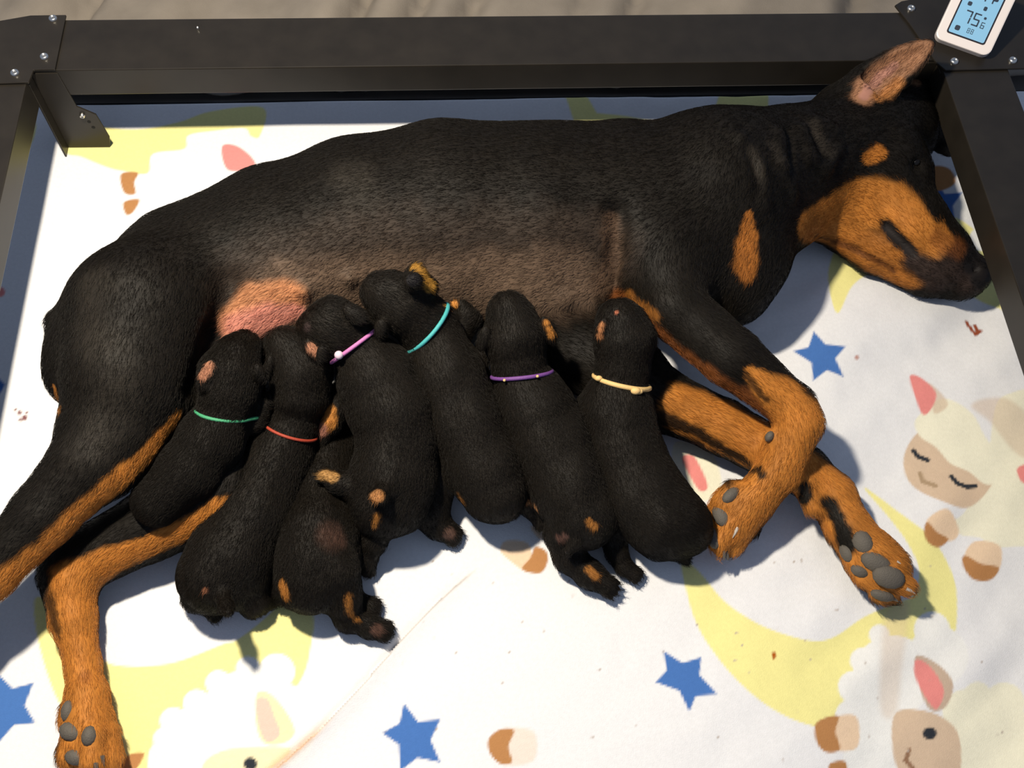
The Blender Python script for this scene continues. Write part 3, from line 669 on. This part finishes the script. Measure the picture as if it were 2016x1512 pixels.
# ------------------------------------------------------------------ puppies
def tube(name, pts, r, mat, parent, n=8, closed=True):
    pts = np.array(pts); m = len(pts); V = []; Fc = []
    for i in range(m):
        t = pts[(i + 1) % m] - pts[i - 1]; t /= np.linalg.norm(t)
        a = np.cross(t, [.3, .2, .93]); a /= np.linalg.norm(a); b = np.cross(t, a)
        for j in range(n): V.append(pts[i] + r * (math.cos(6.2832 * j / n) * a + math.sin(6.2832 * j / n) * b))
    for i in range(m if closed else m - 1):
        for j in range(n):
            k = (i + 1) % m; Fc.append((i * n + j, i * n + (j + 1) % n, k * n + (j + 1) % n, k * n + j))
    return link(name, mesh_np(name, V, Fc), mat, parent)
PB = (.0074, .0054, .0034)
def puppy(label, spine, head, ears=(), legs=(), tail=None, marks=(), collar=None, floor=0., extra=()):
    b = Body(.0019); b.amp = .0016; b.freq = 95
    spine = [(u, v, z, r) for u, v, z, r in spine]
    b.chain(spine, k=.012); b.flow = -1; b.chain(head, k=.009); b.flow = 1
    for e in ears:                                   # ear flap: base, tip, half-width px
        (u0, v0, z0), (u1, v1, z1), wpx = e
        p0, p1 = P(u0, v0, z0), P(u1, v1, z1); ax = p1 - p0; wd = rad(u0, v0, z0, wpx)
        b.ell((p0 + p1) / 2 + cam_n(p0) * .004, (np.linalg.norm(ax) * .62, wd, .0050), frame_rot(ax, cam_n(p0) + np.array([0, 0, .2])), k=.0025)
    for l in legs:
        b.chain(l, k=.008)
        if l[-1][3] > 22: continue
        e1_, e0_ = P(*l[-1][:3]), P(*l[-2][:3]); dd_ = (e1_ - e0_) / np.linalg.norm(e1_ - e0_); rr_ = rad(*l[-1]); sd_ = np.cross(dd_, [0, 0, 1.]); sd_ /= max(np.linalg.norm(sd_), 1e-6)
        for q_ in (-.75, -.25, .25, .75):
            b.cap(e1_ + sd_ * q_ * rr_ + dd_ * rr_ * .2, rr_ * .42, e1_ + sd_ * q_ * rr_ * 1.1 + dd_ * rr_ * (1.15 - .35 * abs(q_)), rr_ * .34, k=.003)
    for l in extra: b.chain(l, k=.010)
    if tail: b.chain(tail, k=.006)
    V, Q = b.mesh(floor=floor)
    p = Painter(V, PB)
    for m in marks: p.run(*m)
    o = finish('puppy', V, Q, p.col, M_PUP)
    tag(o, label, 'puppy', 'litter of nursing puppies')
    coat(o, b, V, Q, p.col, 26000, .0052, .00013, .22, len(label))
    if collar:
        (u, v, z), (au, av, az), mat, rt, clab = collar
        c = P(u, v, z); axd = P(u + au, v + av, z + az) - c; axd /= np.linalg.norm(axd)
        s1 = np.cross(axd, [0, 0, 1.]); s1 /= np.linalg.norm(s1); s2 = np.cross(s1, axd)
        ring = []
        ts = np.arange(.008, .075, .0008)
        for i in range(48):
            a = 6.2832 * i / 48; d = math.cos(a) * s1 + math.sin(a) * s2
            f = b.field(c + ts[:, None] * d); k = np.argmax(f > 0) if (f > 0).any() else -1
            ring.append(ts[k] + rt * .35)
        ring = np.array(ring); ring = np.minimum(ring, np.median(ring) * 1.35)
        for _ in range(3): ring = (np.roll(ring, 1) + ring * 2 + np.roll(ring, -1)) / 4
        pts = [c + r_ * (math.cos(6.2832 * i / 48) * s1 + math.sin(6.2832 * i / 48) * s2) for i, r_ in enumerate(ring)]
        pts = [q if q[2] > rt else np.array([q[0], q[1], rt]) for q in pts]
        co = tube('collar', pts, rt, mat, o); co['label'] = clab
        return o, co, p
    return o, None, p
def ringpt(co, u, v):
    vs = np.array([list(q.co) for q in co.data.vertices]); uu, vv, dd = proj(vs)
    e = (uu - u) ** 2 + (vv - v) ** 2 + (dd - dd.min()) * 4e4; return vs[np.argmin(e)]
def cord(name, c): return material(name, c, rough=.6, bump=(900, .4, .001))
C_GREEN = cord('green_cord', (.05, .30, .14)); C_RED = cord('red_cord', (.36, .045, .02)); C_PINK = cord('pink_cord', (.55, .17, .42))
C_TEAL = cord('teal_cord', (.06, .40, .40)); C_PURP = cord('purple_cord', (.16, .055, .24)); C_YEL = cord('pale_yellow_cord', (.75, .50, .20))
M_BEAD = material('pearl_bead', (.75, .58, .68), rough=.1, spec=.8)
TP = (.42, .17, .035); TPK = (.42, .19, .11)

# green collar, head lowest on the left, body between the mother's thighs
puppy('puppy with a green cord collar, leftmost, half under her thigh', [(442, 815, .118, 48), (415, 868, .108, 60), (370, 930, .10, 60), (310, 985, .09, 50)],
      [(452, 770, .13, 56), (455, 735, .135, 60), (470, 698, .14, 44), (482, 680, .14, 30)], ears=[((418, 712, .162), (400, 762, .15), 17), ((505, 720, .155), (522, 750, .14), 13)],
      legs=[[(450, 850, .10, 26), (500, 830, .10, 20), (520, 790, .11, 15)]],
      marks=[([(414, 716, 9), (404, 738, 9)], TPK, .6)], collar=((441, 812, .118), (10, -60, .02), C_GREEN, .0018, 'green cord collar'))
# red collar
puppy('puppy with a red cord collar, beside the hind leg', [(578, 838, .082, 48), (550, 900, .066, 64), (505, 1000, .054, 76), (452, 1098, .049, 82), (430, 1128, .047, 80)],
      [(592, 775, .105, 54), (590, 728, .118, 60), (568, 690, .13, 46), (552, 674, .135, 30)], ears=[((606, 672, .155), (634, 708, .14), 19), ((534, 700, .145), (524, 738, .13), 13)],
      legs=[[(490, 920, .055, 26), (465, 945, .035, 20)], [(480, 1150, .04, 46), (500, 1185, .025, 28), (520, 1180, .014, 20)], [(400, 1140, .04, 44), (385, 1175, .02, 26), (420, 1200, .014, 18)]],
      tail=[(440, 1176, .072, 15), (446, 1196, .082, 11), (450, 1206, .094, 7)],
      marks=[([(617, 682, 10), (628, 698, 8)], TPK, .6), ([(405, 1165, 6)], (.3, .12, .06), .8)], collar=((572, 846, .08), (20, -60, .02), C_RED, .0016, 'red cord collar'))
# pup lying low beneath the pink-collared one
puppy('puppy lying low with no collar showing, hind legs kicked out', [(655, 870, .035, 50), (640, 960, .04, 60), (628, 1050, .045, 74), (622, 1110, .047, 76), (612, 1145, .045, 64)],
      [(660, 830, .035, 48), (668, 790, .04, 34)], legs=[[(658, 1130, .052, 50), (676, 1180, .034, 34), (688, 1215, .02, 25), (725, 1232, .014, 20), (750, 1239, .013, 16)],
      [(680, 1090, .035, 30), (690, 1150, .02, 20), (698, 1180, .014, 18), (728, 1192, .012, 17)], [(570, 1115, .035, 34), (552, 1158, .024, 22)]],
      tail=[(590, 1180, .045, 14), (568, 1182, .04, 9)],
      marks=[([(552, 1152, 13), (558, 1170, 13)], TP, .6), ([(655, 1052, 26), (672, 1062, 14)], (.10, .05, .035), 1.2, .5), ([(690, 1172, 8), (688, 1205, 7), (705, 1218, 6)], TP, .8, .7), ([(742, 1238, 12)], (.10, .05, .035), .8)])
# pink collar
o, co, p = puppy('puppy with a pink cord collar and bead, third from left', [(712, 688, .128, 56), (742, 742, .115, 74), (772, 810, .098, 82), (782, 870, .082, 80), (772, 940, .07, 84), (764, 980, .062, 78)],
      [(688, 662, .138, 58), (655, 646, .15, 56), (622, 650, .148, 34), (604, 648, .146, 20)], ears=[((680, 606, .182), (718, 632, .175), 16), ((636, 680, .165), (630, 716, .15), 13)],
      legs=[[(690, 770, .085, 34), (664, 800, .08, 26), (648, 832, .075, 20), (634, 852, .07, 16)], [(705, 965, .07, 32), (668, 950, .078, 22), (642, 936, .082, 17)],
            [(752, 1010, .05, 38), (735, 1065, .035, 25), (722, 1100, .022, 20), (722, 1118, .016, 17)], [(764, 955, .10, 22), (746, 974, .112, 17)]],
      tail=[(800, 1020, .06, 14), (805, 1030, .05, 9)],
      marks=[([(648, 808, 13), (643, 834, 14)], TP, .6), ([(632, 850, 14)], (.28, .12, .08), .7), ([(632, 934, 11), (652, 936, 12)], (.36, .19, .06), .6), ([(746, 974, 14)], (.34, .15, .05), .6), ([(742, 1020, 8), (735, 1040, 7)], TP, .7, .7), ([(600, 645, 10)], (.03, .02, .018), .5)],
      collar=((702, 676, .132), (-50, -66, .02), C_PINK, .0021, 'pink cord collar'))
c = ringpt(co, 655, 692); blob('bead', c + cam_n(c) * .002, (.0045,) * 3, np.eye(3), M_BEAD, co)['label'] = 'pearly pink bead'
# teal collar
puppy('puppy with a teal cord collar, at the middle teats', [(852, 655, .128, 56), (880, 735, .108, 72), (915, 830, .084, 76), (955, 920, .066, 74), (974, 962, .058, 66)],
      [(822, 626, .142, 58), (790, 598, .156, 58), (758, 578, .166, 42), (744, 572, .166, 32)], ears=[((800, 556, .20), (828, 550, .20), 15), ((752, 632, .165), (748, 664, .15), 13)],
      legs=[[(905, 650, .10, 28), (925, 630, .10, 20), (905, 600, .11, 14)], [(860, 930, .045, 46), (845, 1000, .03, 36), (862, 1035, .02, 24), (888, 1052, .013, 17)], [(985, 960, .04, 40), (1000, 1000, .02, 26)]],
      tail=[(970, 1010, .045, 13), (985, 1015, .04, 8)],
      marks=[([(818, 524, 11), (838, 545, 13), (850, 565, 13)], (.36, .18, .03), .6), ([(815, 552, 13)], (.006, .005, .006), .5), ([(888, 1050, 12)], (.10, .055, .04), .8), ([(905, 985, 7), (898, 975, 5)], TP, .8, .5), ([(892, 602, 8), (880, 600, 6)], TP, .6)],
      extra=[[(810, 560, .185, 20), (820, 530, .19, 13)], [(826, 540, .19, 13), (850, 566, .175, 15)]],
      collar=((846, 634, .13), (-52, -44, .02), C_TEAL, .0022, 'teal cord collar'))
# purple collar
o, co, p = puppy('puppy with a purple cord collar, head seen from behind', [(1020, 732, .11, 50), (1048, 798, .09, 73), (1082, 870, .072, 80), (1118, 950, .06, 79), (1150, 1010, .052, 70)],
      [(1018, 700, .122, 54), (1012, 662, .134, 61), (1004, 622, .146, 43), (1000, 612, .15, 36)], ears=[((1070, 628, .155), (1088, 672, .135), 14), ((958, 644, .155), (944, 690, .135), 15)],
      legs=[[(968, 800, .07, 26), (940, 750, .07, 20), (946, 700, .08, 15)], [(1060, 960, .035, 34), (1042, 985, .032, 27), (1066, 1022, .022, 18)], [(1180, 1010, .055, 30), (1166, 1036, .065, 22)],
            [(1110, 1050, .035, 38), (1120, 1095, .024, 30), (1160, 1130, .018, 26), (1195, 1152, .016, 22)]],
      tail=[(1135, 1070, .06, 12), (1120, 1085, .055, 8)],
      marks=[([(1078, 638, 7), (1088, 662, 8)], TP, .7), ([(1026, 980, 8), (1050, 998, 7)], (.25, .12, .05), .8), ([(1162, 1024, 7), (1172, 1040, 8)], TP, .8, .8), ([(1160, 1118, 9), (1172, 1132, 8)], TP, .7, .8), ([(1098, 1062, 10), (1110, 1058, 8)], (.12, .06, .045), .9)],
      collar=((1021, 738, .11), (-6, -60, .018), C_PURP, .0021, 'purple cord collar'))
for u, v in ((985, 754), (1065, 744)): c = ringpt(co, u, v); blob('bead', c + cam_n(c) * .002, (.0016,) * 3, np.eye(3), C_YEL, co, 8)
# yellow collar
o, co, p = puppy('puppy with a pale yellow knotted collar, rightmost, by the forelegs', [(1224, 742, .105, 50), (1214, 812, .084, 70), (1228, 890, .068, 75), (1262, 970, .058, 80), (1305, 1020, .052, 78), (1330, 1034, .05, 66)],
      [(1228, 705, .118, 54), (1230, 668, .13, 58), (1222, 638, .138, 46), (1212, 624, .14, 32)], ears=[((1190, 632, .155), (1180, 676, .135), 13), ((1276, 640, .145), (1290, 684, .13), 12)],
      legs=[[(1165, 800, .065, 30), (1158, 850, .04, 24), (1160, 900, .022, 20)], [(1205, 1050, .03, 26), (1215, 1090, .02, 20), (1228, 1118, .014, 18), (1246, 1130, .012, 15)], [(1360, 1050, .04, 40), (1378, 1040, .03, 28)], [(1300, 1070, .03, 34), (1340, 1085, .016, 22)]],
      tail=[(1372, 1010, .04, 12), (1384, 1022, .035, 8)],
      marks=[([(1182, 640, 6), (1176, 664, 7)], (.36, .15, .06), .7), ([(1214, 610, 4)], (.40, .13, .07), .6)],
      collar=((1224, 752, .104), (14, -60, .02), C_YEL, .0026, 'pale yellow cord collar'))
for u, v, a in ((1252, 782, .0052), (1266, 778, .0042), (1262, 788, .0036), (1173, 733, .004)):
    q = ringpt(co, u, v); blob('knot', q + cam_n(q) * .001, (a, a * .75, a * .75), np.eye(3), C_YEL, co)

# ------------------------------------------------------------------ thermometer on the corner plate
zt = H + .018
bl_ = P(1838, 74, zt); br_ = P(1947, 113, zt); ul = P(1872, -12, zt)
ex = br_ - bl_; Wd = np.linalg.norm(ex); ex /= Wd; ey = np.cross([0, 0, 1.], ex)
base = bl_ * 1.; base[2] = H + .0035
th = empty('thermometer', (base + ex * Wd / 2 + ey * .05).tolist())
tag(th, 'white digital thermometer with blue screen on the right corner plate', 'thermometer')
ti = math.radians(33); ey2 = ey * math.cos(ti) + np.array([0, 0, math.sin(ti)]); ez2 = np.cross(ex, ey2)
base = P(1838, 74, H + .012) - ez2 * .012 + ez2 * .0
TA = np.stack([ex, ey2, ez2], 1); Ht = .088; Tt = .013
def rr(x0, y0, x1, y1, r, n=5):
    out = []
    for cx, cy, a0 in ((x1 - r, y1 - r, 0), (x0 + r, y1 - r, 90), (x0 + r, y0 + r, 180), (x1 - r, y0 + r, 270)):
        for i in range(n + 1):
            a = math.radians(a0 + 90 * i / n); out.append((cx + r * math.cos(a), cy + r * math.sin(a)))
    return out
def tpart(name, poly, z0, z1, mat, bev=0., parent=None):
    me = prism_me(name, poly, z0, z1, bev, TA)
    for v in me.vertices: v.co += Vector(base.tolist())
    o = link(name, me, mat, parent or th); return o
tpart('case', rr(0, 0, Wd, Ht, .009), 0, Tt, M_WHITE, .0018)
st = prism_me('stand', [(Wd * .35, 0), (Wd * .65, 0), (Wd * .62, .050), (Wd * .38, .050)], 0, .002, .0006)
top_ = base + TA @ np.array([0, Ht * .62, 0]); bot_ = np.array([0, 0, H + .004]) + (base + ey * .078) * np.array([1, 1, 0]); sy = top_ - bot_; sl_ = np.linalg.norm(sy); sy /= sl_
SA = np.stack([ex, sy, np.cross(ex, sy)], 1)
for v in st.vertices: v.co = Vector((bot_ + SA @ (np.array(v.co) * np.array([1, sl_ / .05, 1]))).tolist())
link('stand', st, M_WHITE, th)
mg = .0105
bz = tpart('bezel', rr(mg, mg, Wd - mg, Ht - mg, .003), Tt - .001, Tt + .0004, M_BEZEL)
sc = tpart('screen', rr(mg + .0018, mg + .0018, Wd - mg - .0018, Ht - mg - .0018, .002), Tt, Tt + .0008, M_LCD)
SEG = {'0': 'abcdef', '1': 'bc', '2': 'abged', '3': 'abgcd', '4': 'fgbc', '5': 'afgcd', '6': 'afgcde', '7': 'abc', '8': 'abcdefg', '9': 'abcdfg'}
def digit(ch, x, y, w_, h_):
    t = w_ * .2; g = t * .2; bm = bmesh.new()
    R_ = {'a': (x + g, y + h_ - t, x + w_ - g, y + h_), 'd': (x + g, y, x + w_ - g, y + t), 'g': (x + g, y + h_ / 2 - t / 2, x + w_ - g, y + h_ / 2 + t / 2),
          'f': (x, y + h_ / 2 + g, x + t, y + h_ - g), 'e': (x, y + g, x + t, y + h_ / 2 - g), 'b': (x + w_ - t, y + h_ / 2 + g, x + w_, y + h_ - g), 'c': (x + w_ - t, y + g, x + w_, y + h_ / 2 - g)}
    for s_ in SEG[ch]:
        a, b2, c2, d2 = R_[s_]; z = Tt + .0010
        bm.faces.new([bm.verts.new(Vector((base + TA @ np.array(q)).tolist())) for q in ((a, b2, z), (c2, b2, z), (c2, d2, z), (a, d2, z))])
    me = bpy.data.meshes.new('digit'); bm.to_mesh(me); bm.free(); link('digit', me, M_LCDDARK, sc)
def mark(x, y, a, b2): tpart('symbol', rr(x, y, x + a, y + b2, min(a, b2) * .3, 3), Tt + .0008, Tt + .0010, M_LCDDARK, 0, sc)
k_ = Wd / .07
digit('7', .0225 * k_, .0275, .0085 * k_, .0155); digit('5', .0335 * k_, .0275, .0085 * k_, .0155)
digit('6', .0450 * k_, .0275, .0045 * k_, .0075); mark(.0452 * k_, .0385, .003, .003)
digit('8', .0330 * k_, .0175, .0030 * k_, .0060); digit('8', .0375 * k_, .0175, .0030 * k_, .0060)
mark(.0180 * k_, .0165, .006, .006); mark(.0200 * k_, .0480, .005, .005)
digit('7', .0300 * k_, .058, .0085 * k_, .0155); digit('1', .0390 * k_, .058, .0085 * k_, .0155); mark(.040 * k_, .0480, .004, .005); mark(.046 * k_, .062, .006, .005)
